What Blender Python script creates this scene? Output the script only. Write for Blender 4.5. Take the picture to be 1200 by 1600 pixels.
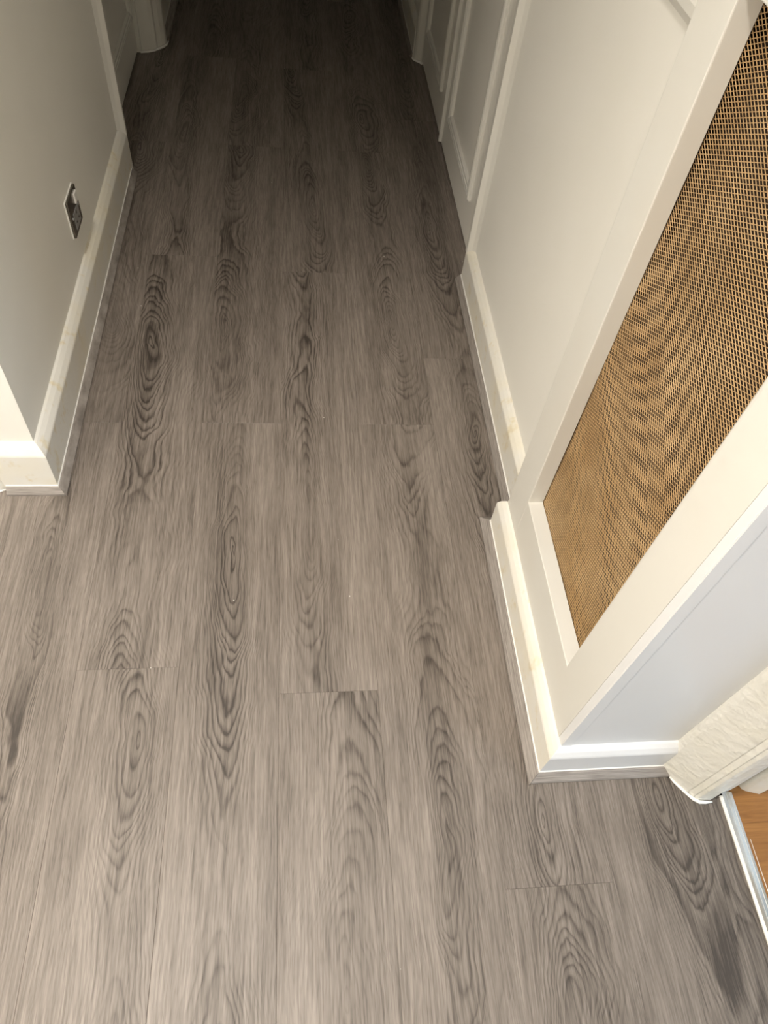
import bpy, bmesh, math, random
from mathutils import Matrix, Vector

# ------------------------------------------------------------------ camera, light, exposure
for o in list(bpy.data.objects):
    bpy.data.objects.remove(o, do_unlink=True)
S = bpy.context.scene
C = S.collection
random.seed(7)

CAM_H, F_PX = 1.2659, 1151.5
PITCH, YAW, ROLL = math.radians(53.480), math.radians(11.471), math.radians(8.857)
cam_d = bpy.data.cameras.new('camera')
cam = bpy.data.objects.new('camera', cam_d); C.objects.link(cam)
cam_d.sensor_fit = 'HORIZONTAL'; cam_d.sensor_width = 36.0; cam_d.lens = 36.0 * F_PX / 1200.0
cam_d.clip_start = 0.01
fw = Vector((math.sin(YAW) * math.cos(PITCH), math.cos(YAW) * math.cos(PITCH), -math.sin(PITCH)))
rt = Vector((math.cos(YAW), -math.sin(YAW), 0)); up = rt.cross(fw)
r2 = math.cos(ROLL) * rt + math.sin(ROLL) * up
u2 = -math.sin(ROLL) * rt + math.cos(ROLL) * up
m = Matrix(((r2.x, u2.x, -fw.x, 0), (r2.y, u2.y, -fw.y, 0), (r2.z, u2.z, -fw.z, CAM_H), (0, 0, 0, 1)))
cam.matrix_world = m
S.camera = cam

S.view_settings.view_transform = 'Standard'
S.view_settings.look = 'None'
S.view_settings.gamma = 1.0
S.view_settings.use_curve_mapping = False
S.view_settings.exposure = 0.34

w = bpy.data.worlds.new('world'); S.world = w; w.use_nodes = True
w.node_tree.nodes['Background'].inputs[0].default_value = (0.75, 0.85, 1.0, 1)
w.node_tree.nodes['Background'].inputs[1].default_value = 0.05

LAMP = (-0.40, 0.15, 2.33)          # warm ceiling spotlight over the lobby
LAMP_W = 150.0; LAMP_C = (1.0, 0.935, 0.855)
LAMP2 = (-1.55, -0.35, 1.62)        # added fill lamp, out of view in the left part of the lobby
FILL_W = 47.0; FILL_R = 0.20
WIN = (3.30, -1.75, 1.35)           # window of the room on the right
WIN_W = 62.0
S.cycles.max_bounces = 6; S.cycles.diffuse_bounces = 4; S.cycles.glossy_bounces = 3; S.cycles.adaptive_threshold = 0.03

ld = bpy.data.lights.new('window_daylight', 'AREA'); ld.shape = 'RECTANGLE'
ld.size = 1.5; ld.size_y = 1.6; ld.energy = WIN_W; ld.color = (0.66, 0.82, 1.0)
lo = bpy.data.objects.new('window_daylight', ld); C.objects.link(lo)
lo.location = WIN; lo.rotation_euler = (0, math.radians(90), 0)

# ------------------------------------------------------------------ helpers
def tag(o, label=None, cat=None, group=None, kind=None):
    if label: o['label'] = label
    if cat: o['category'] = cat
    if group: o['group'] = group
    if kind: o['kind'] = kind
    return o

def link(name, me, mat=None, parent=None):
    o = bpy.data.objects.new(name, me); C.objects.link(o)
    if mat and me is not None and not me.materials: me.materials.append(mat)
    if parent: o.parent = parent
    return o

def empty(name, loc=(0, 0, 0), rz=0):
    o = bpy.data.objects.new(name, None); C.objects.link(o)
    o.location = loc; o.rotation_euler = (0, 0, rz); o.empty_display_size = 0.05
    return o

def finish(bm, name, smooth=False):
    bmesh.ops.recalc_face_normals(bm, faces=bm.faces[:])
    me = bpy.data.meshes.new(name); bm.to_mesh(me); bm.free()
    if smooth:
        for p in me.polygons: p.use_smooth = True
    return me

def add_box(bm, x0, x1, y0, y1, z0, z1):
    v = [bm.verts.new((x, y, z)) for z in (z0, z1) for y in (y0, y1) for x in (x0, x1)]
    for f in ((0, 1, 3, 2), (4, 6, 7, 5), (0, 4, 5, 1), (2, 3, 7, 6), (0, 2, 6, 4), (1, 5, 7, 3)):
        bm.faces.new([v[i] for i in f])

def bevel_all(bm, off, seg=2, only=None):
    es = [e for e in bm.edges if (only is None or only(e))]
    bmesh.ops.bevel(bm, geom=es, offset=off, segments=seg, profile=0.6, affect='EDGES', clamp_overlap=True)

def box(name, b, mat, parent=None, bev=0.0, seg=2):
    bm = bmesh.new(); add_box(bm, *b)
    if bev: bevel_all(bm, bev, seg)
    return link(name, finish(bm, name), mat, parent)

def prism(name, pts, z0, z1, mat, parent=None, bev=0.0, seg=2):
    bm = bmesh.new()
    a = [bm.verts.new((x, y, z0)) for x, y in pts]; b = [bm.verts.new((x, y, z1)) for x, y in pts]
    n = len(pts)
    bm.faces.new(a[::-1]); bm.faces.new(b)
    for i in range(n): bm.faces.new((a[i], a[(i + 1) % n], b[(i + 1) % n], b[i]))
    if bev: bevel_all(bm, bev, seg, lambda e: abs(e.verts[0].co.z - e.verts[1].co.z) > 0.5 * (z1 - z0))
    return link(name, finish(bm, name), mat, parent)

def mitre(path, i, closed=False):
    """offset vector (left side) of a plan path at vertex i for unit offset"""
    n = len(path)
    def nrm(a, b):
        d = Vector((b[0] - a[0], b[1] - a[1])); d.normalize(); return Vector((-d.y, d.x))
    prev = nrm(path[i - 1], path[i]) if (i > 0 or closed) else None
    nxt = nrm(path[i], path[(i + 1) % n]) if (i < n - 1 or closed) else None
    if prev is None: return nxt
    if nxt is None: return prev
    s = prev + nxt
    return s / (1 + prev.dot(nxt))

def sweep_mesh(name, path, prof, segs=None, closed=False, gap=0.0, mapf=None, shade=False):
    """sweep the (offset, height) profile along a plan path; segs picks segments"""
    bm = bmesh.new(); n = len(path)
    mapf = mapf or (lambda x, y, z: (x, y, z))
    cnt = n if closed else n - 1
    for s in (segs if segs is not None else range(cnt)):
        i, j = s, (s + 1) % n
        rings = []
        d = Vector((path[j][0] - path[i][0], path[j][1] - path[i][1])).normalized()
        for k, sg in ((i, 1), (j, -1)):
            mv = mitre(path, k, closed)
            rings.append([bm.verts.new(mapf(path[k][0] + mv.x * o + d.x * gap * sg, path[k][1] + mv.y * o + d.y * gap * sg, z)) for o, z in prof])
        m_ = len(prof)
        for q in range(m_):
            bm.faces.new((rings[0][q], rings[0][(q + 1) % m_], rings[1][(q + 1) % m_], rings[1][q]))
        bm.faces.new(rings[0]); bm.faces.new(rings[1][::-1])
    return finish(bm, name, shade)

def tube(name, pts, r, mat, parent=None, ns=6):
    bm = bmesh.new(); rings = []
    for i, p in enumerate(pts):
        a = Vector(pts[max(0, i - 1)]); b = Vector(pts[min(len(pts) - 1, i + 1)])
        d = (b - a).normalized(); s = Vector((0, 0, 1)).cross(d)
        if s.length < 1e-4: s = Vector((1, 0, 0))
        s.normalize(); t = d.cross(s); rr = r[i] if isinstance(r, (list, tuple)) else r
        rings.append([bm.verts.new(Vector(p) + (s * math.cos(k * math.tau / ns) + t * math.sin(k * math.tau / ns)) * rr) for k in range(ns)])
    for a, b in zip(rings, rings[1:]):
        for k in range(ns): bm.faces.new((a[k], a[(k + 1) % ns], b[(k + 1) % ns], b[k]))
    bm.faces.new(rings[0][::-1]); bm.faces.new(rings[-1])
    return link(name, finish(bm, name, True), mat, parent)

# ------------------------------------------------------------------ materials
class NB:
    def __init__(s, name):
        s.mat = bpy.data.materials.new(name); s.mat.use_nodes = True
        s.t = s.mat.node_tree; s.b = s.t.nodes['Principled BSDF']
    def n(s, typ, **kw):
        nd = s.t.nodes.new(typ)
        for k, v in kw.items(): setattr(nd, k, v)
        return nd
    def put(s, sock, v):
        if isinstance(v, bpy.types.NodeSocket): s.t.links.new(v, sock)
        elif v is not None: sock.default_value = v
    def m(s, op, a, b=None, c=None, clamp=False):
        nd = s.n('ShaderNodeMath', operation=op, use_clamp=clamp)
        for i, v in enumerate((a, b, c)):
            if v is not None: s.put(nd.inputs[i], v)
        return nd.outputs[0]
    def vec(s, x, y, z):
        nd = s.n('ShaderNodeCombineXYZ')
        for i, v in enumerate((x, y, z)): s.put(nd.inputs[i], v)
        return nd.outputs[0]
    def noise(s, v, scale, detail=2.0, rough=0.5, dist=0.0):
        nd = s.n('ShaderNodeTexNoise'); s.put(nd.inputs['Vector'], v)
        nd.inputs['Scale'].default_value = scale; nd.inputs['Detail'].default_value = detail
        nd.inputs['Roughness'].default_value = rough; nd.inputs['Distortion'].default_value = dist
        return nd.outputs['Fac']
    def ramp(s, f, stops):
        nd = s.n('ShaderNodeValToRGB'); s.put(nd.inputs[0], f); e = nd.color_ramp.elements
        while len(e) < len(stops): e.new(0.5)
        for el, (p, c) in zip(e, stops):
            el.position = p; el.color = (c, c, c, 1) if isinstance(c, (int, float)) else (*c, 1)
        return nd.outputs[0]
    def mix(s, f, a, b):
        nd = s.n('ShaderNodeMix', data_type='RGBA')
        s.put(nd.inputs['Factor'], f); s.put(nd.inputs['A'], (*a, 1) if isinstance(a, tuple) else a)
        s.put(nd.inputs['B'], (*b, 1) if isinstance(b, tuple) else b)
        return nd.outputs['Result']
    def obj(s): return s.n('ShaderNodeTexCoord').outputs['Object']
    def geo(s): return s.n('ShaderNodeNewGeometry').outputs['Position']
    def sep(s, v):
        nd = s.n('ShaderNodeSeparateXYZ'); s.put(nd.inputs[0], v); return nd.outputs
    def attr(s, name): return s.n('ShaderNodeAttribute', attribute_type='OBJECT', attribute_name=name).outputs['Fac']
    def bump(s, h, strength, dist):
        nd = s.n('ShaderNodeBump'); nd.inputs['Strength'].default_value = strength; nd.inputs['Distance'].default_value = dist
        s.put(nd.inputs['Height'], h); s.t.links.new(nd.outputs[0], s.b.inputs['Normal'])
    def set(s, color=None, rough=None, metal=None, spec=None):
        s.put(s.b.inputs['Base Color'], (*color, 1) if isinstance(color, tuple) else color)
        if rough is not None: s.put(s.b.inputs['Roughness'], rough)
        if metal is not None: s.put(s.b.inputs['Metallic'], metal)
        if spec is not None: s.put(s.b.inputs['Specular IOR Level'], spec)
        return s.mat

def mat_paint(name, col, col2, rough, bump_s=0.12, scale=35.0, patch=4.0, chips=None):
    b = NB(name); g = b.geo()
    f = b.ramp(b.noise(g, patch, 2, 0.6), [(0.42, 0.0), (0.68, 1.0)])
    c = b.mix(f, col, col2)
    if chips:
        k = b.ramp(b.noise(g, 22, 3, 0.7), [(0.58, 0.0), (0.70, 0.85)])
        c = b.mix(k, c, chips)
    b.bump(b.noise(g, scale, 2), bump_s, 0.004)
    return b.set(c, rough)

M = {}
M['wall'] = mat_paint('wall_paint', (0.885, 0.865, 0.80), (0.87, 0.85, 0.78), 0.45, 0.10, 30)
M['wood_paint'] = mat_paint('gloss_wood_paint', (0.74, 0.725, 0.67), (0.73, 0.705, 0.64), 0.32, 0.08, 45)
M['skirting'] = mat_paint('skirting_paint', (0.79, 0.77, 0.71), (0.80, 0.755, 0.635), 0.34, 0.16, 60, 9.0, (0.72, 0.64, 0.46))
M['door_paint'] = mat_paint('door_paint', (0.86, 0.835, 0.77), (0.845, 0.82, 0.75), 0.35, 0.06, 40)
M['thick_paint'] = mat_paint('thick_old_paint', (0.77, 0.755, 0.695), (0.755, 0.735, 0.655), 0.38, 0.55, 70, 12.0)
M['white_panel'] = mat_paint('white_panel_paint', (0.78, 0.785, 0.79), (0.76, 0.765, 0.77), 0.30, 0.07, 30)
M['caulk'] = NB('white_caulk').set((0.86, 0.85, 0.81), 0.45)
M['ceiling'] = NB('ceiling_paint').set((0.78, 0.77, 0.74), 0.8)
M['dark'] = NB('dark_gap').set((0.02, 0.017, 0.014), 0.9)

def mat_floor():
    b = NB('grey_oak_vinyl'); o = b.obj(); x, y, z = b.sep(o)
    A = {k: b.attr(k) for k in ('g_cx', 'g_slope', 'g_v0', 'g_lam', 'g_amp', 'g_seed', 'g_tone', 'g_str')}
    sd = A['g_seed']
    P = lambda sx, sy, k=0.0: b.vec(b.m('MULTIPLY', x, sx), b.m('MULTIPLY', y, sy), b.m('ADD', sd, k))
    # slow warp of the heart line and of the cut depth
    n1 = b.m('SUBTRACT', b.noise(P(2.0, 3.0), 1.0, 1.0), 0.5)
    n1b = b.m('SUBTRACT', b.noise(P(10.0, 11.0, 3.0), 1.0, 1.0), 0.5)
    n2 = b.m('SUBTRACT', b.noise(P(4.0, 2.3, 7.0), 1.0, 2.0), 0.5)
    n3 = b.m('SUBTRACT', b.noise(P(90.0, 26.0, 11.0), 1.0, 1.0), 0.5)
    cx = b.m('ADD', A['g_cx'], b.m('MULTIPLY', A['g_slope'], y))
    u = b.m('SUBTRACT', x, cx)
    u = b.m('MULTIPLY', u, b.m('ADD', 1.0, b.m('MULTIPLY', b.m('GREATER_THAN', u, 0.0), b.m('SUBTRACT', b.m('FRACT', b.m('MULTIPLY', sd, 3.7)), 0.45))))
    u = b.m('ADD', u, b.m('MULTIPLY', n1, 0.06))
    u = b.m('ADD', u, b.m('MULTIPLY', n1b, 0.030))
    ph = b.m('DIVIDE', b.m('SUBTRACT', y, A['g_v0']), A['g_lam'])
    d = b.m('MULTIPLY', b.m('SINE', b.m('MULTIPLY', ph, math.tau * 0.46)), A['g_amp'])
    d = b.m('ADD', d, b.m('MULTIPLY', n2, 0.050))
    r = b.m('SQRT', b.m('ADD', b.m('MULTIPLY', u, u), b.m('MULTIPLY', d, d)))
    r = b.m('ADD', r, b.m('MULTIPLY', n3, 0.0036))
    # uneven ring widths
    rr = b.m('ADD', b.m('MULTIPLY', r, 185.0), b.m('MULTIPLY', b.m('SUBTRACT', b.noise(b.vec(b.m('MULTIPLY', r, 48.0), sd, 0.0), 1.0, 1.0), 0.5), 5.0))
    fr = b.m('FRACT', rr)
    ring = b.ramp(fr, [(0.0, 0.55), (0.12, 0.06), (0.40, 0.0), (0.70, 0.38), (0.90, 1.0), (1.0, 0.60)])
    au = b.m('ABSOLUTE', u)
    heart = b.ramp(b.m('MULTIPLY', au, 10.0), [(0.0, 1.0), (0.28, 0.88), (0.60, 0.30), (1.0, 0.14)])
    patch = b.ramp(b.noise(P(9.0, 2.4, 19.0), 1.0, 1.0), [(0.32, 0.25), (0.62, 1.0)])
    rmask = b.m('MULTIPLY', b.m('MULTIPLY', heart, patch), A['g_str'])
    ring = b.m('MULTIPLY', ring, rmask)
    # wavy fine fibre that follows the grain, pores and broad bands
    wob = b.m('ADD', x, b.m('MULTIPLY', b.m('SUBTRACT', b.noise(P(16.0, 5.0, 23.0), 1.0, 1.0), 0.5), 0.012))
    PF = lambda sx, sy, k: b.vec(b.m('MULTIPLY', wob, sx), b.m('MULTIPLY', y, sy), b.m('ADD', sd, k))
    fine = b.ramp(b.noise(PF(330.0, 13.0, 31.0), 1.0, 2.0, 0.65), [(0.33, 0.0), (0.66, 1.0)])
    fib = b.ramp(b.noise(PF(150.0, 7.0, 33.0), 1.0, 1.0, 0.6), [(0.35, 0.0), (0.66, 1.0)])
    pore = b.ramp(b.noise(PF(640.0, 42.0, 37.0), 1.0, 1.0, 0.6), [(0.50, 0.0), (0.72, 1.0)])
    band = b.ramp(b.noise(P(26.0, 0.9, 41.0), 1.0, 1.0), [(0.34, 0.0), (0.66, 1.0)])
    cloud = b.ramp(b.noise(P(11.0, 3.5, 43.0), 1.0, 1.0), [(0.35, 0.0), (0.70, 1.0)])
    hsoft = b.m('MULTIPLY', b.ramp(b.m('MULTIPLY', au, 10.0), [(0.0, 1.0), (0.5, 0.0)]), A['g_str'])
    dk = b.m('MULTIPLY', ring, 0.50)
    for s_, k_ in ((fine, 0.30), (fib, 0.17), (pore, 0.14), (band, 0.17), (cloud, 0.09), (hsoft, 0.12)):
        dk = b.m('ADD', dk, b.m('MULTIPLY', s_, k_))
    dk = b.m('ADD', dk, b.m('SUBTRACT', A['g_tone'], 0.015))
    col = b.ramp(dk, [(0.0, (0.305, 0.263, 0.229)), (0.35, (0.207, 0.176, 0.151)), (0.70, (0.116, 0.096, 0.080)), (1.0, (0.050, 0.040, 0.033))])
    # specks of white dust
    v2 = b.n('ShaderNodeTexVoronoi'); b.put(v2.inputs['Vector'], b.geo()); v2.inputs['Scale'].default_value = 13.0
    sp = b.ramp(v2.outputs['Distance'], [(0.0, 1.0), (0.012, 1.0), (0.020, 0.0)])
    col = b.mix(sp, col, (0.75, 0.73, 0.68))
    h = b.m('MULTIPLY', pore, -1.0)
    rough = b.m('ADD', 0.44, b.m('MULTIPLY', dk, 0.10))
    return b.set(col, rough, spec=0.42)
M['floor'] = mat_floor()

def mat_trim():
    b = NB('grey_wood_beading'); x, y, z = b.sep(b.geo()); al = b.attr('along')   # 0 = runs along y, 1 = along x
    inv = b.m('SUBTRACT', 1.0, al)
    a = b.m('ADD', b.m('MULTIPLY', x, al), b.m('MULTIPLY', y, inv))
    c = b.m('ADD', b.m('ADD', b.m('MULTIPLY', y, al), b.m('MULTIPLY', x, inv)), z)
    v = b.vec(b.m('MULTIPLY', a, 14.0), b.m('MULTIPLY', c, 330.0), 0.0)
    f = b.ramp(b.noise(v, 1.0, 3.0, 0.65), [(0.30, 0.0), (0.70, 1.0)])
    col = b.mix(f, (0.36, 0.325, 0.295), (0.15, 0.13, 0.114))
    return b.set(col, 0.5)
M['trim'] = mat_trim()

def mat_brown():
    b = NB('honey_oak_laminate'); x, y, z = b.sep(b.geo())
    v = b.vec(b.m('MULTIPLY', x, 12.0), b.m('MULTIPLY', y, 170.0), b.attr('g_seed'))
    f = b.ramp(b.noise(v, 1.0, 4.0, 0.65, 0.4), [(0.30, 0.0), (0.72, 1.0)])
    v2 = b.vec(b.m('MULTIPLY', x, 5.0), b.m('MULTIPLY', y, 30.0), b.attr('g_seed'))
    f2 = b.noise(v2, 1.0, 2.0)
    f = b.m('ADD', b.m('MULTIPLY', f, 0.65), b.m('MULTIPLY', f2, 0.35))
    col = b.mix(f, (0.37, 0.175, 0.050), (0.17, 0.066, 0.014))
    return b.set(col, 0.35)
M['brown'] = mat_brown()

def mat_mesh():
    b = NB('bronze_expanded_metal'); g = b.geo()
    f = b.ramp(b.noise(g, 7.0, 3.0, 0.6), [(0.35, 0.0), (0.68, 1.0)])
    f2 = b.ramp(b.noise(g, 16.0, 3.0, 0.6), [(0.45, 0.0), (0.75, 1.0)])
    col = b.mix(f, (0.62, 0.425, 0.225), (0.48, 0.30, 0.135))
    col = b.mix(b.m('MULTIPLY', f2, 0.55), col, (0.30, 0.18, 0.08))
    return b.set(col, 0.42, 0.35)
M['mesh'] = mat_mesh()
M['cavity'] = NB('dark_brown_cavity').set((0.022, 0.011, 0.004), 0.9)
def mat_metal(name, col, rough):
    b = NB(name); x, y, z = b.sep(b.geo())
    v = b.vec(b.m('MULTIPLY', x, 900.0), b.m('MULTIPLY', y, 6.0), b.m('MULTIPLY', z, 900.0))
    r = b.m('ADD', rough, b.m('MULTIPLY', b.noise(v, 1.0, 2.0), 0.10))
    return b.set(col, r, 1.0)
M['alu'] = mat_metal('polished_aluminium', (0.80, 0.83, 0.87), 0.03)
M['steel'] = mat_metal('brushed_steel', (0.22, 0.20, 0.175), 0.20)
M['grey_plastic'] = NB('grey_plastic').set((0.26, 0.25, 0.24), 0.4)
M['white_plastic'] = NB('white_plastic').set((0.80, 0.78, 0.73), 0.35)
b_ = NB('lamp_glow'); b_.b.inputs['Emission Color'].default_value = (1, 0.86, 0.66, 1); b_.b.inputs['Emission Strength'].default_value = 12
M['glow'] = b_.set((0.9, 0.9, 0.9), 0.5)
b_ = NB('window_glass'); b_.b.inputs['Transmission Weight'].default_value = 1.0
M['glass'] = b_.set((1, 1, 1), 0.02)

# ------------------------------------------------------------------ floor
ZC = 2.40
YB, YE, XL = -2.40, 5.20, -2.00
SEAM0, PW, PL = -0.3890, 0.17804, 1.22
floor = box('floor', (-2.0, 0.735, -2.4, 5.2, -0.03, -0.0045), M['dark'])
tag(floor, 'grey oak-effect vinyl plank floor of the hallway', 'floor', kind='structure')
JOINT = {-1: 1.172, 0: 0.5766, 1: 1.1733, 2: 0.5193, 3: 1.1719, 4: 0.1818, 5: 0.745, 6: 0.43, -2: 0.33, -3: 0.80, -4: 0.10, -5: 0.62, -6: 0.2, -7: 0.9, -8: 0.4, -9: 1.0}
# heart line (x1, y1, x2, y2), centre of an oval figure, wavelength, depth of cut, strength
GR = {
 (-1, 0.7): (-0.481, 0.991, -0.468, 0.540, 0.758, 0.95, 0.050, 1.0),
 (0, 1.2): (-0.368, 1.651, -0.318, 0.770, 1.417, 0.90, 0.055, 1.1),
 (0, 0.3): (-0.279, 0.533, -0.259, 0.166, 0.421, 0.55, 0.050, 1.0),
 (1, 1.5): (-0.181, 1.607, -0.179, 1.215, 1.457, 0.85, 0.055, 1.1),
 (1, 0.6): (-0.125, 0.955, -0.118, 0.200, 0.780, 1.05, 0.070, 1.15),
 (2, 1.0): (0.017, 1.669, 0.029, 0.546, 0.900, 1.05, 0.055, 1.1),
 (2, 0.2): (0.086, 0.507, 0.078, 0.033, 0.071, 0.95, 0.065, 1.0),
 (3, 1.6): (0.255, 1.825, 0.271, 1.221, 1.548, 0.70, 0.060, 1.0),
 (3, 0.6): (0.259, 1.099, 0.234, 0.092, 0.204, 1.05, 0.060, 1.05),
 (4, 0.7): (0.420, 1.222, 0.413, 0.185, 0.271, 0.80, 0.050, 0.95),
 (4, 0.1): (0.414, 0.167, 0.403, 0.009, 0.002, 0.70, 0.050, 0.9),
 (5, 0.2): (0.625, 0.301, 0.632, 0.152, 0.300, 0.80, 0.060, 0.95),
 (0, 2.5): (-0.366, 2.947, -0.341, 2.007, 2.486, 0.9, 0.05, 1.0),
 (1, 2.7): (-0.179, 3.193, -0.184, 2.421, 2.728, 0.9, 0.05, 1.0),
 (2, 2.3): (0.026, 2.614, 0.072, 1.815, 2.070, 0.8, 0.06, 1.1),
 (3, 2.8): (0.222, 3.257, 0.238, 2.464, 2.637, 0.8, 0.05, 1.0),
}
plank_mesh = {}
def plank(x0, x1, y0, y1, mat, name, parent, th=0.0045, top=0.0):
    key = (round(x1 - x0, 4), round(y1 - y0, 4), mat.name)
    if key not in plank_mesh:
        hw, hl = (x1 - x0) / 2 - 0.00012, (y1 - y0) / 2 - 0.00012
        c = 0.0005 if mat.name.startswith('grey') else 0.0012
        bm = bmesh.new()
        lo = [bm.verts.new((sx * hw, sy * hl, -th)) for sx, sy in ((-1, -1), (1, -1), (1, 1), (-1, 1))]
        mi = [bm.verts.new((sx * hw, sy * hl, -0.0003)) for sx, sy in ((-1, -1), (1, -1), (1, 1), (-1, 1))]
        hi = [bm.verts.new((sx * (hw - c), sy * (hl - c), 0)) for sx, sy in ((-1, -1), (1, -1), (1, 1), (-1, 1))]
        bm.faces.new(hi); bm.faces.new(lo[::-1])
        for a, b in ((lo, mi), (mi, hi)):
            for i in range(4): bm.faces.new((a[i], a[(i + 1) % 4], b[(i + 1) % 4], b[i]))
        plank_mesh[key] = finish(bm, name)
        plank_mesh[key].materials.append(mat)
    o = link(name, plank_mesh[key], None, parent)
    o.location = ((x0 + x1) / 2, (y0 + y1) / 2, top)
    return o
TONE = {}
for col in range(-9, 7):
    x0 = SEAM0 + col * PW; x1 = min(x0 + PW, 0.7262)
    ya = JOINT[col] - 3 * PL
    y0 = ya
    while y0 < 5.15:
        y1 = y0 + PL
        if y1 > -1.9 and not (x1 < -0.75 and y0 > 1.1):
            c0, c1 = max(y0, -2.3), min(y1, 5.19)
            if x1 < -0.70: c1 = min(c1, 1.06)
            if c1 - c0 < 0.02: y0 = y1; continue
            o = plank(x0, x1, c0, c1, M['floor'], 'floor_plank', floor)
            xc, yc = (x0 + x1) / 2, (c0 + c1) / 2
            g = None
            for (gc, gy), val in GR.items():
                if gc == col and c0 <= gy <= c1: g = val
            if g:
                sl = (g[2] - g[0]) / (g[3] - g[1])
                o['g_slope'] = sl; o['g_cx'] = g[0] + sl * (yc - g[1]) - xc
                o['g_v0'] = g[4] - yc; o['g_lam'] = g[5]; o['g_amp'] = g[6]; o['g_str'] = g[7]
            else:
                o['g_slope'] = random.uniform(-0.03, 0.03); o['g_cx'] = random.uniform(-0.035, 0.035)
                o['g_v0'] = random.uniform(-0.5, 0.5); o['g_lam'] = random.uniform(0.7, 1.1)
                o['g_amp'] = random.uniform(0.045, 0.06); o['g_str'] = random.uniform(0.8, 1.0)
            o['g_seed'] = random.uniform(0, 90); o['g_tone'] = random.uniform(-0.03, 0.03) + {5: 0.13, 6: 0.15}.get(col, 0.10 if (col == 4 and c1 < 0.3) else 0.0)  # bottom-right planks toned darker: greyer print plus shade put into the colour
        y0 = y1

# honey laminate of the room on the right, boards run across
floor2 = box('floor', (0.735, 3.4, -3.4, 0.40, -0.03, -0.0045), M['dark'])
tag(floor2, 'honey brown oak laminate floor of the room beyond the threshold', 'floor', kind='structure')
yb = 0.2575; k = 0
while yb > -3.3:
    off = (0.7555, 1.9, 1.2, 2.4)[(k + 1) % 4]
    xs = [0.737] + ([off] if k != 0 else [1.65]) + [off + 1.2 if off + 1.2 < 3.3 else 3.38, 3.38]
    ya_ = yb - 0.19
    xs = sorted(set(xs))
    for xa, xb in zip(xs, xs[1:]):
        if xb - xa < 0.01: continue
        o = plank(xa, xb, ya_, yb, M['brown'], 'laminate_board', floor2, top=0.0015); o['g_seed'] = random.uniform(0, 50)
    yb = ya_; k += 1
for xa, xb in ((0.737, 1.35), (1.35, 2.6), (2.6, 3.38)):
    o = plank(xa, xb, 0.2575, 0.4475, M['brown'], 'laminate_board', floor2, top=0.0015); o['g_seed'] = random.uniform(0, 50)

tube('pale_line', [(0.7553, 0.232, 0.0017), (0.7551, 0.15, 0.0017), (0.7550, 0.06, 0.0017)], 0.0006, M['white_plastic'], floor2)  # thin white line lying on the laminate beside the threshold

# ------------------------------------------------------------------ walls and ceiling
def wall(name, pts, label, z0=0.0, z1=ZC, mat='wall'):
    return tag(prism(name, pts, z0, z1, M[mat]), label, 'wall', kind='structure')
wall('wall_left', [(-0.507, 1.0), (-0.507, 2.205), (-0.62, 2.205), (-0.62, 1.12), (-2.0, 1.12), (-2.0, 1.0)], 'off-white painted wall on the left with a metal socket')
wall('wall_left', [(-0.507, 3.12), (-0.507, 5.2), (-0.70, 5.2), (-0.70, 3.12)], 'off-white wall beyond the far left doorway')
wall('wall_left', [(-0.507, 2.205), (-0.507, 3.12), (-0.62, 3.12), (-0.62, 2.205)], 'wall over the far left door', 2.06, ZC)
wall('wall_right', [(0.482, 0.386), (0.482, 1.705), (0.90, 1.705), (0.90, 0.45), (0.75, 0.386)], 'off-white painted wall on the right behind the mesh-fronted cabinet')
wall('wall_right', [(0.482, 3.12), (0.482, 5.2), (0.70, 5.2), (0.70, 3.12)], 'off-white wall beyond the cupboard doors')
wall('wall_right', [(0.482, 1.705), (0.482, 3.12), (0.60, 3.12), (0.60, 1.705)], 'wall over the white cupboard doors', 2.06, ZC)
wall('wall_right', [(0.70, -2.4), (0.82, -2.4), (0.82, -0.56), (0.70, -0.56)], 'wall on the near side of the right-hand doorway')
wall('wall_right', [(0.70, -0.56), (0.82, -0.56), (0.82, 0.386), (0.70, 0.386)], 'wall over the right-hand doorway', 2.06, ZC)
wall('wall_back', [(-2.0, -2.4), (0.82, -2.4), (0.82, -2.5), (-2.0, -2.5)], 'off-white wall behind the photographer')
wall('wall_front', [(-0.7, 5.2), (0.7, 5.2), (0.7, 5.3), (-0.7, 5.3)], 'off-white wall at the dark far end of the hallway')
wall('wall_left', [(-2.1, -2.5), (-2.0, -2.5), (-2.0, 1.12), (-2.1, 1.12)], 'off-white wall on the far left of the lobby')
wall('wall_front', [(0.90, 0.45), (3.4, 0.45), (3.4, 0.55), (0.90, 0.55)], 'off-white end wall of the room beyond the threshold')
wall('wall_back', [(0.82, -3.5), (3.5, -3.5), (3.5, -3.4), (0.82, -3.4)], 'off-white rear wall of the room beyond the threshold')
wall('wall_right', [(0.70, -3.5), (0.82, -3.5), (0.82, -2.4), (0.70, -2.4)], 'short wall at the rear of the room beyond the threshold')
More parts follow.
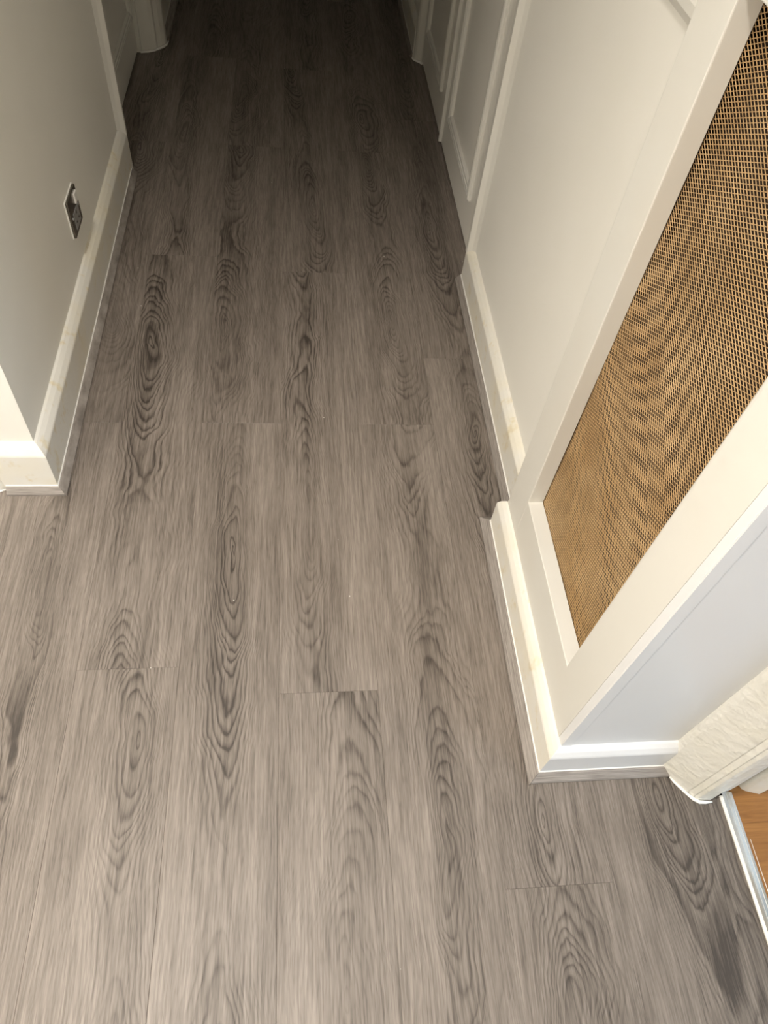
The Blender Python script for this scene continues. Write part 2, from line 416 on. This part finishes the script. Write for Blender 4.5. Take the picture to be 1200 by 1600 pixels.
# window wall of the side room
bm = bmesh.new()
add_box(bm, 3.4, 3.5, -3.4, -2.55, 0, ZC); add_box(bm, 3.4, 3.5, -0.95, 0.55, 0, ZC)
add_box(bm, 3.4, 3.5, -2.55, -0.95, 0, 0.5); add_box(bm, 3.4, 3.5, -2.55, -0.95, 2.2, ZC)
tag(link('wall_right', finish(bm, 'wall_right'), M['wall']), 'wall with the window in the side room', 'wall', kind='structure')
win = empty('window_1', (3.42, -1.75, 0.5)); tag(win, 'white framed window of the side room', 'window', kind='structure')
for nm, b in (('window_frame', (-0.02, 0.05, -0.80, -0.74, 0, 1.7)), ('window_frame', (-0.02, 0.05, 0.74, 0.80, 0, 1.7)),
              ('window_frame', (-0.02, 0.05, -0.74, 0.74, 0, 0.06)), ('window_frame', (-0.02, 0.05, -0.74, 0.74, 1.64, 1.7)),
              ('mullion', (-0.01, 0.04, -0.025, 0.025, 0.06, 1.64))):
    box(nm, b, M['wood_paint'], win, 0.004)
box('pane', (0.01, 0.016, -0.74, -0.025, 0.06, 1.64), M['glass'], win); box('pane', (0.01, 0.016, 0.025, 0.74, 0.06, 1.64), M['glass'], win)
cl = box('ceiling', (-2.1, 3.5, -3.5, 5.3, ZC, ZC + 0.1), M['ceiling']); tag(cl, 'plain white ceiling', 'ceiling', kind='structure')

# ------------------------------------------------------------------ skirting boards, beading, caulk
def skirt_prof(t, h1, h2):
    dh = h2 - h1
    return [(-0.004, 0.0), (t, 0.0), (t, h1 - 0.003), (t - 0.0012, h1 + 0.001), (t * 0.62, h1 + dh * 0.50), (t * 0.25, h1 + dh * 0.86), (0.0, h2), (-0.004, h2)]
def bead_prof(t, w, h=0.0165):
    return [(t, 0.0003), (t + w, 0.0003), (t + w, 0.0042), (t + w - 0.0022, 0.0066), (t + 0.0042, h - 0.001), (t + 0.001, h), (t, h)]
def caulk_prof(t, h=0.0165):
    return [(t - 0.0005, h - 0.001), (t + 0.0016, h - 0.0004), (t + 0.0013, h + 0.0010), (t + 0.0003, h + 0.0022), (t - 0.0005, h + 0.0022)]

def skirting(name, path, t, h1, h2, label, segs=None, parent=None):
    o = link(name, sweep_mesh(name, path, skirt_prof(t, h1, h2), segs), M['skirting'], parent)
    if not parent: tag(o, label, 'skirting board', kind='structure')
    return o
trim_no = [0]
def beading(path, t, w, seg, label, parent=None):
    trim_no[0] += 1
    o = link('trim_%d' % trim_no[0], sweep_mesh('beading', path, bead_prof(t, w), [seg], gap=0.0003), M['trim'])
    d = (path[seg + 1][0] - path[seg][0], path[seg + 1][1] - path[seg][1])
    o['along'] = 1.0 if abs(d[0]) > abs(d[1]) else 0.0
    tag(o, label, 'floor beading', kind='structure')
    link('caulk_bead', sweep_mesh('caulk_bead', path, caulk_prof(t), [seg]), M['caulk'], o)
    return o

PL_ = [(-0.507, 2.222), (-0.507, 1.0), (-0.592, 1.0)]
skirting('baseboard_left', PL_, 0.0200, 0.108, 0.131, 'white skirting board with yellowed bevelled top around the left wall corner')
PT = [(-0.507, 2.197), (-0.507, 1.0), (-0.5885, 1.0)]
beading(PT, 0.0200, 0.0165, 0, 'long grey wood-effect beading along the left skirting board')
beading(PT, 0.0200, 0.0140, 1, 'short grey beading piece on the front end of the left wall')
PR = [(0.482, 0.868), (0.482, 1.724)]
skirting('baseboard_right', PR, 0.0185, 0.094, 0.113, 'white skirting board with cream bevelled top on the right wall')
beading([(0.482, 0.880), (0.482, 1.727)], 0.0185, 0.0145, 0, 'grey wood-effect beading along the right wall skirting')
PFL = [(-0.507, 4.9), (-0.507, 3.118)]
skirting('baseboard_left', PFL, 0.0200, 0.108, 0.131, 'skirting board beyond the far left doorway')
beading([(-0.507, 4.9), (-0.507, 3.116)], 0.0200, 0.024, 0, 'grey beading in the dark beyond the far left doorway')
PFR = [(0.482, 3.122), (0.482, 4.9)]
skirting('baseboard_right', PFR, 0.0165, 0.094, 0.113, 'skirting board beyond the white cupboard doors')
beading([(0.482, 3.128), (0.482, 4.9)], 0.0165, 0.0105, 0, 'grey beading beyond the white cupboard doors')

# ------------------------------------------------------------------ mesh-fronted cabinet
XF, YN, YF, ZT = 0.425, 0.371, 0.867, 1.13
OY0, OY1, OZ0, OZ1 = 0.4665, 0.787, 0.2090, 1.031
XM = 0.4550
cab = empty('mesh_front_cabinet', (XF, (YN + YF) / 2, 0))
tag(cab, 'cream painted built-in cabinet with a bronze mesh panel', 'cabinet')
CO = Vector(cab.location)
def cpart(o):
    o.parent = cab; o.matrix_parent_inverse = Matrix.Translation(-CO); return o
def round_box(name, b, mat, off, seg, only):
    bm = bmesh.new(); add_box(bm, *b); bevel_all(bm, off, seg, only)
    return cpart(link(name, finish(bm, name), mat))
near = lambda a, v: abs(a - v) < 1e-5
vx = lambda e, X, Y: all(near(v.co.x, X) and near(v.co.y, Y) for v in e.verts)
# near stile: big rounding on the opening side
round_box('stile', (XF, 0.4515, YN + 0.0141, OY0, 0.0, ZT), M['wood_paint'], 0.009, 4, lambda e: vx(e, XF, OY0))
round_box('stile', (XF, 0.4528, OY1, YF, 0.0, ZT), M['wood_paint'], 0.0018, 2, lambda e: vx(e, XF, OY1) or vx(e, XF, YF))
hz = lambda e, X, Z: all(near(v.co.x, X) and near(v.co.z, Z) for v in e.verts)
round_box('rail', (XF, 0.4525, OY0 - 0.0089, OY1, 0.0, OZ0), M['wood_paint'], 0.0018, 2, lambda e: hz(e, XF, OZ0))
round_box('rail', (XF, 0.4525, OY0, OY1, OZ1, ZT), M['wood_paint'], 0.0018, 2, lambda e: hz(e, XF, OZ1))
# near side panel, with the thin edge strip seen from the front
sp = round_box('side_panel', (XF + 0.0005, 0.700, YN, YN + 0.0138, 0.0, ZT), M['white_panel'], 0.0016, 2, lambda e: vx(e, XF + 0.0005, YN))
cpart(box('corner_strip', (XF + 0.0012, 0.4445, YN - 0.0009, YN + 0.0012, 0.10, ZT), M['white_panel'], None, 0.0006))
cpart(box('top_board', (XF - 0.012, 0.482, YN - 0.012, YF + 0.012, ZT, ZT + 0.022), M['wood_paint'], None, 0.004))
cpart(box('back_panel', (0.4775, 0.4815, OY0 - 0.06, YF - 0.012, 0.12, ZT - 0.02), M['cavity']))
cpart(box('inner_lining', (0.4560, 0.4770, YF - 0.030, YF - 0.012, 0.12, ZT - 0.02), M['cavity']))
cpart(box('end_panel', (0.4530, 0.4815, YF - 0.0115, YF, 0.0, ZT), M['wood_paint']))
PB = [(0.632, YN), (XF, YN), (XF, YF), (0.482, YF)]
bp = skirt_prof(0.0150, 0.083, 0.1035)
cpart(link('skirting', sweep_mesh('skirting', PB, bp, [1, 2]), M['skirting']))
nsk = cpart(link('skirting', sweep_mesh('skirting', PB, bp, [0]), M['white_panel'])); nsk['label'] = 'glossy white skirting piece on the near side'
PBT = [(0.648, YN), (XF, YN), (XF, YF), (0.4675, YF)]
beading(PBT, 0.0150, 0.0155, 0, 'short grey beading beside the door frame on the cabinet near side')
beading(PBT, 0.0150, 0.0185, 1, 'long grey wood-effect beading under the mesh cabinet front')
beading(PBT, 0.0150, 0.0180, 2, 'tiny grey beading return at the far end of the mesh cabinet')

# expanded metal: one sheet of slanted strands, diamonds 11 x 5.6 mm
def mesh_sheet():
    p, q = 0.0110, 0.00560
    vs, fs = [], []
    y0, y1, z0, z1 = OY0 - 0.022, OY1 + 0.012, OZ0 - 0.008, OZ1 + 0.006
    rnd = random.Random(3)
    wd, th = 0.00043, 0.00028            # half width / half thickness of a strand
    damaged = [(0.575, 0.655, 0.030), (0.560, 0.600, 0.02)]
    def node(i, j):
        y = y0 + i * p / 2; z = z0 + j * q / 2
        dx = 0.0012 * math.sin(y * 21 + 1.0) * math.sin(z * 13)
        return Vector((XM + dx + rnd.uniform(-0.0001, 0.0001), y, z))
    ni = int((y1 - y0) / (p / 2)); nj = int((z1 - z0) / (q / 2))
    pts = {}
    for i in range(ni + 1):
        for j in range(nj + 1):
            if (i + j) % 2 == 0: pts[i, j] = node(i, j)
    for (i, j), a in pts.items():
        for dj in (1, -1):
            b = pts.get((i + 1, j + dj))
            if b is None: continue
            d = (b - a).normalized()
            # strand face is tilted upwards like real expanded metal
            wv = (Vector((0.55, 0, 0.83)) - d * d.dot(Vector((0.55, 0, 0.83)))).normalized() * wd
            tv = d.cross(wv).normalized() * th
            a2, b2 = a - d * 0.0006, b + d * 0.0006
            base = len(vs)
            for pnt in (a2, b2):
                for s1, s2 in ((-1, -1), (1, -1), (1, 1), (-1, 1)):
                    vs.append(pnt + wv * s1 + tv * s2)
            for k in range(4):
                fs.append((base + k, base + (k + 1) % 4, base + 4 + (k + 1) % 4, base + 4 + k))
    me = bpy.data.meshes.new('mesh_sheet'); me.from_pydata(vs, [], fs); me.update()
    return me
ms = cpart(link('mesh_sheet', mesh_sheet(), M['mesh'])); ms['label'] = 'bronze expanded metal mesh sheet'

# ------------------------------------------------------------------ doors
def map_x(X, s):   # (u along y, z, depth outwards) -> world on a plane x = X, outward direction s
    return lambda u, z, d: (X + s * d, u, z)
def moulding(name, y0, y1, z0, z1, X, s, prof, mat, parent):
    path = [(y0, z0), (y1, z0), (y1, z1), (y0, z1)]
    return link(name, sweep_mesh(name, path, prof, None, True, 0.0, map_x(X, s)), mat, parent)
RIDGED = [(0.0, 0.0), (0.0, 0.006), (0.004, 0.0105), (0.0085, 0.0105), (0.011, 0.0065), (0.0135, 0.0105), (0.019, 0.0105), (0.0215, 0.006), (0.0245, 0.0085), (0.030, 0.0085), (0.034, 0.003), (0.034, 0.0)]
def panel_leaf(name, y0, y1, z0, z1, X, s, panels, label, mat, th=0.035):
    d = empty(name, (X, (y0 + y1) / 2, 0)); tag(d, label, 'door', kind='structure')
    inv = Matrix.Translation(-Vector(d.location))
    bm = bmesh.new(); add_box(bm, *sorted((X, X - s * th)), y0, y1, z0, z1); bevel_all(bm, 0.002, 2)
    o = link('door_panel', finish(bm, 'door_panel'), mat, d); o.matrix_parent_inverse = inv
    for (a, b, c, e) in panels:
        o = moulding('panel_moulding', a, b, c, e, X, s, RIDGED, M['wood_paint'], d); o.matrix_parent_inverse = inv
    return d, inv
XD = 0.4985
d1, inv = panel_leaf('door_1', 1.745, 2.4605, 0.008, 2.03, XD, -1, [(1.921, 2.377, 0.122, 0.95), (1.921, 2.377, 1.07, 1.92)], 'near leaf of the white panelled cupboard doors on the right', M['door_paint'])
d2, inv2 = panel_leaf('door_2', 2.4645, 3.060, 0.008, 2.03, XD, -1, [(2.574, 3.010, 0.122, 0.95), (2.574, 3.010, 1.07, 1.92)], 'far leaf of the white panelled cupboard doors on the right', M['door_paint'])
o = prism('closing_bead', [(XD, 2.4645), (XD - 0.009, 2.4665), (XD - 0.010, 2.4715), (XD, 2.4785)], 0.010, 2.03, M['wood_paint'], d2); o.matrix_parent_inverse = inv2
XDL = -0.565
d3, inv3 = panel_leaf('door_3', 2.245, 3.012, 0.008, 2.03, XDL, 1, [(2.36, 2.965, 0.128, 0.95), (2.36, 2.965, 1.07, 1.92)], 'white panelled door in the recess of the left wall', M['door_paint'])

def trim(pts, z0, z1, label, mat='wood_paint', bev=0.002):
    trim_no[0] += 1
    return tag(prism('trim_%d' % trim_no[0], pts, z0, z1, M[mat], None, bev), label, 'door trim', kind='structure')
trim([(-0.507, 2.192), (-0.4985, 2.2055), (-0.4875, 2.2165), (-0.4875, 2.231), (-0.60, 2.231), (-0.60, 2.207), (-0.507, 2.207)], 0.105, 2.10, 'bevelled edge strip at the end of the left wall beside the far door', bev=0)
trim([(0.482, 1.693), (0.475, 1.7065), (0.4640, 1.7185), (0.4640, 1.736), (0.56, 1.736), (0.56, 1.707), (0.482, 1.707)], 0.090, 2.10, 'bevelled edge strip between the right wall and the cupboard doors', bev=0)
ja = trim([(-0.60, 3.014), (-0.552, 3.014), (-0.552, 3.026), (-0.512, 3.034), (-0.500, 3.042), (-0.4975, 3.056), (-0.484, 3.070), (-0.472, 3.092), (-0.470, 3.115), (-0.507, 3.122), (-0.60, 3.122)], 0.0, 2.06, 'moulded far jamb of the left doorway', bev=0.0015)
jb = trim([(0.56, 3.062), (0.4990, 3.062), (0.4965, 3.078), (0.4905, 3.084), (0.4760, 3.094), (0.4700, 3.104), (0.4680, 3.120), (0.482, 3.126), (0.56, 3.126)], 0.0, 2.06, 'white far jamb of the cupboard doors on the right', bev=0.0015)
tube('caulk_bead', [(-0.555, 3.012, 0.002), (-0.53, 3.020, 0.002), (-0.508, 3.032, 0.002), (-0.496, 3.046, 0.003), (-0.480, 3.066, 0.002), (-0.469, 3.090, 0.002), (-0.465, 3.112, 0.004)], [0.004, 0.005, 0.003, 0.004, 0.005, 0.004, 0.003], M['caulk'], ja)
tube('caulk_bead', [(0.497, 3.066, 0.002), (0.490, 3.080, 0.002), (0.476, 3.090, 0.002), (0.467, 3.102, 0.002), (0.464, 3.116, 0.003)], [0.004, 0.005, 0.004, 0.004, 0.003], M['caulk'], jb)

# dado rail on the right wall
trim_no[0] += 1
o = link('trim_%d' % trim_no[0], sweep_mesh('dado_rail', [(0.482, 0.880), (0.482, 1.693)], [(0, 0.926), (0.006, 0.928), (0.014, 0.938), (0.018, 0.944), (0.018, 0.956), (0.013, 0.962), (0.013, 0.968), (0.0, 0.976)]), M['wood_paint'])
tag(o, 'white dado rail on the right wall above the skirting', 'dado rail', kind='structure')

# left front door frame
la = trim([(-0.5905, 1.001), (-0.5905, 0.988), (-0.604, 0.981), (-0.645, 0.978), (-0.655, 0.986), (-0.665, 1.0), (-0.665, 1.001)], 0.0, 2.06, 'white architrave at the left edge of the left front wall', 'thick_paint')
tube('caulk_bead', [(-0.590, 0.982, 0.002), (-0.605, 0.977, 0.002), (-0.625, 0.9745, 0.0025), (-0.648, 0.974, 0.002)], [0.002, 0.003, 0.0035, 0.003], M['caulk'], la)

d4 = empty('door_4', (-1.05, 0.999, 0)); tag(d4, 'white panelled door in the front wall left of the hallway', 'door', kind='structure')
i4 = Matrix.Translation(-Vector(d4.location))
o = box('door_panel', (-1.430, -0.668, 0.990, 0.9995, 0.008, 2.04), M['door_paint'], d4, 0.002); o.matrix_parent_inverse = i4
for z0_, z1_ in ((0.20, 0.95), (1.07, 1.90)):
    o = link('panel_moulding', sweep_mesh('panel_moulding', [(-1.33, z0_), (-0.77, z0_), (-0.77, z1_), (-1.33, z1_)], RIDGED, None, True, 0.0, lambda u, z, d: (u, 0.990 - d, z)), M['wood_paint'], d4); o.matrix_parent_inverse = i4
trim([(-1.433, 1.001), (-1.433, 0.988), (-1.445, 0.980), (-1.490, 0.980), (-1.508, 0.990), (-1.508, 1.001)], 0.0, 2.06, 'white architrave on the left side of the front wall door', 'thick_paint')

# right doorway
ra = trim([(0.628, 0.3712), (0.6275, 0.366), (0.631, 0.358), (0.6385, 0.349), (0.6470, 0.339), (0.6580, 0.3245), (0.6690, 0.3125), (0.6715, 0.3130), (0.6745, 0.3075), (0.6765, 0.3040), (0.6790, 0.3052), (0.6830, 0.3000), (0.6900, 0.2985), (0.7080, 0.2980), (0.7125, 0.3010), (0.7250, 0.3070), (0.7450, 0.3110), (0.7660, 0.3190), (0.7660, 0.3712)], 0.0, 2.10, 'thickly painted cream door frame beside the mesh cabinet and metal strip', 'thick_paint', 0.0012)
tube('caulk_bead', [(0.6455, 0.3395, 0.003), (0.652, 0.3305, 0.002), (0.660, 0.3205, 0.002), (0.669, 0.3090, 0.002), (0.677, 0.3010, 0.002), (0.686, 0.2955, 0.002), (0.697, 0.2945, 0.002), (0.709, 0.2945, 0.002)], [0.0015, 0.0025, 0.003, 0.0028, 0.0035, 0.0035, 0.003, 0.0015], M['caulk'], ra)
trim([(0.768, 0.3195), (0.770, 0.3135), (0.776, 0.3095), (0.800, 0.3028), (0.806, 0.3050), (0.826, 0.3120), (0.846, 0.325), (0.846, 0.40), (0.768, 0.40)], 0.0015, 2.06, 'cream door lining edge standing on the honey laminate', 'thick_paint', 0.0012)
trim([(0.690, -0.56), (0.690, -0.63), (0.70, -0.63), (0.70, -0.56)], 0.0, 2.10, 'door frame on the near side of the right doorway', 'thick_paint')

# ------------------------------------------------------------------ metal threshold strip
th = empty('threshold_strip', (0.7375, -0.12, 0)); tag(th, 'shiny aluminium threshold strip between grey planks and honey laminate', 'threshold')
def yprism(name, prof, y0, y1, mat, parent):
    bm = bmesh.new()
    a = [bm.verts.new((x, y0, z)) for x, z in prof]; b = [bm.verts.new((x, y1, z)) for x, z in prof]
    n = len(prof); bm.faces.new(a); bm.faces.new(b[::-1])
    for i in range(n): bm.faces.new((a[i], b[i], b[(i + 1) % n], a[(i + 1) % n]))
    o = link(name, finish(bm, name), mat, parent)
    o.matrix_parent_inverse = Matrix.Translation(-Vector(parent.location)); return o
yprism('strip_body', [(0.7300, 0.0016), (0.7300, 0.0046), (0.7345, 0.0062), (0.7352, 0.0054), (0.7364, 0.0054), (0.7371, 0.0063), (0.7412, 0.0061), (0.7419, 0.0053), (0.7430, 0.0053), (0.7437, 0.0058), (0.7495, 0.0030), (0.7495, 0.0016)], -0.555, 0.3085, M['alu'], th)
yprism('strip_edge', [(0.7255, 0.0003), (0.7255, 0.0028), (0.7280, 0.0046), (0.7300, 0.0048), (0.7300, 0.0003)], -0.555, 0.3035, M['white_plastic'], th)['label'] = 'pale matt edge of the strip'

# ------------------------------------------------------------------ wall socket
sk = empty('wall_socket', (-0.507, 1.600, 0.2465)); tag(sk, 'square steel plug socket with white switch on the left wall', 'socket')
def sbox(name, x0, x1, y0, y1, z0, z1, mat, bev, parent=sk):
    return box(name, (x0, x1, y0, y1, z0, z1), mat, parent, bev, 3)
sbox('back_box_lip', 0.0, 0.003, -0.0445, 0.0445, -0.0445, 0.0445, M['white_plastic'], 0.001)
pl = sbox('face_plate', 0.003, 0.0085, -0.043, 0.043, -0.043, 0.043, M['steel'], 0.0018)
ins = sbox('socket_insert', 0.008, 0.0100, -0.024, 0.024, -0.033, 0.006, M['grey_plastic'], 0.0008)
for (y, z, hy, hz_) in ((0.0, 0.0, 0.0022, 0.005), (-0.011, -0.0195, 0.004, 0.0022), (0.011, -0.0195, 0.004, 0.0022)):
    sbox('pin_hole', 0.0098, 0.01015, y - hy, y + hy, z - hz_, z + hz_, M['dark'], 0.0, ins)
sw = sbox('rocker_switch', 0.008, 0.0125, 0.010, 0.030, 0.012, 0.036, M['white_plastic'], 0.0015)
for y in (-0.032, 0.032):
    bm = bmesh.new(); bmesh.ops.create_cone(bm, cap_ends=True, segments=14, radius1=0.0034, radius2=0.0028, depth=0.0016)
    bmesh.ops.rotate(bm, verts=bm.verts[:], cent=(0, 0, 0), matrix=Matrix.Rotation(math.radians(90), 3, 'Y'))
    o = link('screw', finish(bm, 'screw'), M['alu'], sk); o.location = (0.0090, y, 0.0)

# ------------------------------------------------------------------ ceiling spotlight over the lobby
def spotlight(loc, watts, size_deg, label):
    cs = empty('ceiling_spotlight', (loc[0], loc[1], ZC)); tag(cs, label, 'ceiling light')
    bm = bmesh.new(); N = 28
    prof = [(0.075, 0.0), (0.075, -0.012), (0.060, -0.045), (0.052, -0.045), (0.048, -0.030)]
    rings = [[bm.verts.new((r * math.cos(k * math.tau / N), r * math.sin(k * math.tau / N), z)) for k in range(N)] for r, z in prof]
    for a, b in zip(rings, rings[1:]):
        for k in range(N): bm.faces.new((a[k], a[(k + 1) % N], b[(k + 1) % N], b[k]))
    bm.faces.new(rings[0][::-1]); bm.faces.new(rings[-1])
    link('lamp_housing', finish(bm, 'lamp_housing', False), M['white_plastic'], cs)
    bm = bmesh.new(); bmesh.ops.create_circle(bm, cap_ends=True, segments=N, radius=0.046)
    o = link('lamp_lens', finish(bm, 'lamp_lens'), M['glow'], cs); o.location = (0, 0, -0.0315)
    sl = bpy.data.lights.new('spot', 'SPOT'); sl.energy = watts; sl.color = LAMP_C
    sl.spot_size = math.radians(size_deg); sl.spot_blend = 1.0; sl.shadow_soft_size = 0.09
    so = bpy.data.objects.new('spot_light', sl); C.objects.link(so); so.location = loc
spotlight(LAMP, LAMP_W, 109, 'small round warm spotlight on the ceiling above the left wall corner')

# unseen fill lamp on a cord, added to brighten the walls
gp = empty('fill_lamp', (LAMP2[0], LAMP2[1], LAMP2[2] - FILL_R)); tag(gp, 'added fill lamp hanging out of view in the left part of the lobby', 'pendant lamp')
bm = bmesh.new(); bmesh.ops.create_uvsphere(bm, u_segments=32, v_segments=20, radius=0.05)
o = link('bulb', finish(bm, 'bulb', True), M['glow'], gp); o.location = (0, 0, FILL_R)
tube('cord', [(0, 0, FILL_R + 0.05), (0, 0, ZC - LAMP2[2] + FILL_R)], 0.004, M['white_plastic'], gp)
bm = bmesh.new(); bmesh.ops.create_cone(bm, cap_ends=True, segments=24, radius1=0.05, radius2=0.02, depth=0.03)
o = link('ceiling_rose', finish(bm, 'ceiling_rose'), M['white_plastic'], gp); o.location = (0, 0, ZC - LAMP2[2] + FILL_R - 0.016)
pd_ = bpy.data.lights.new('globe', 'POINT'); pd_.energy = FILL_W; pd_.color = LAMP_C; pd_.shadow_soft_size = FILL_R  # soft round source of the added fill lamp
po = bpy.data.objects.new('fill_light', pd_); C.objects.link(po); po.location = LAMP2
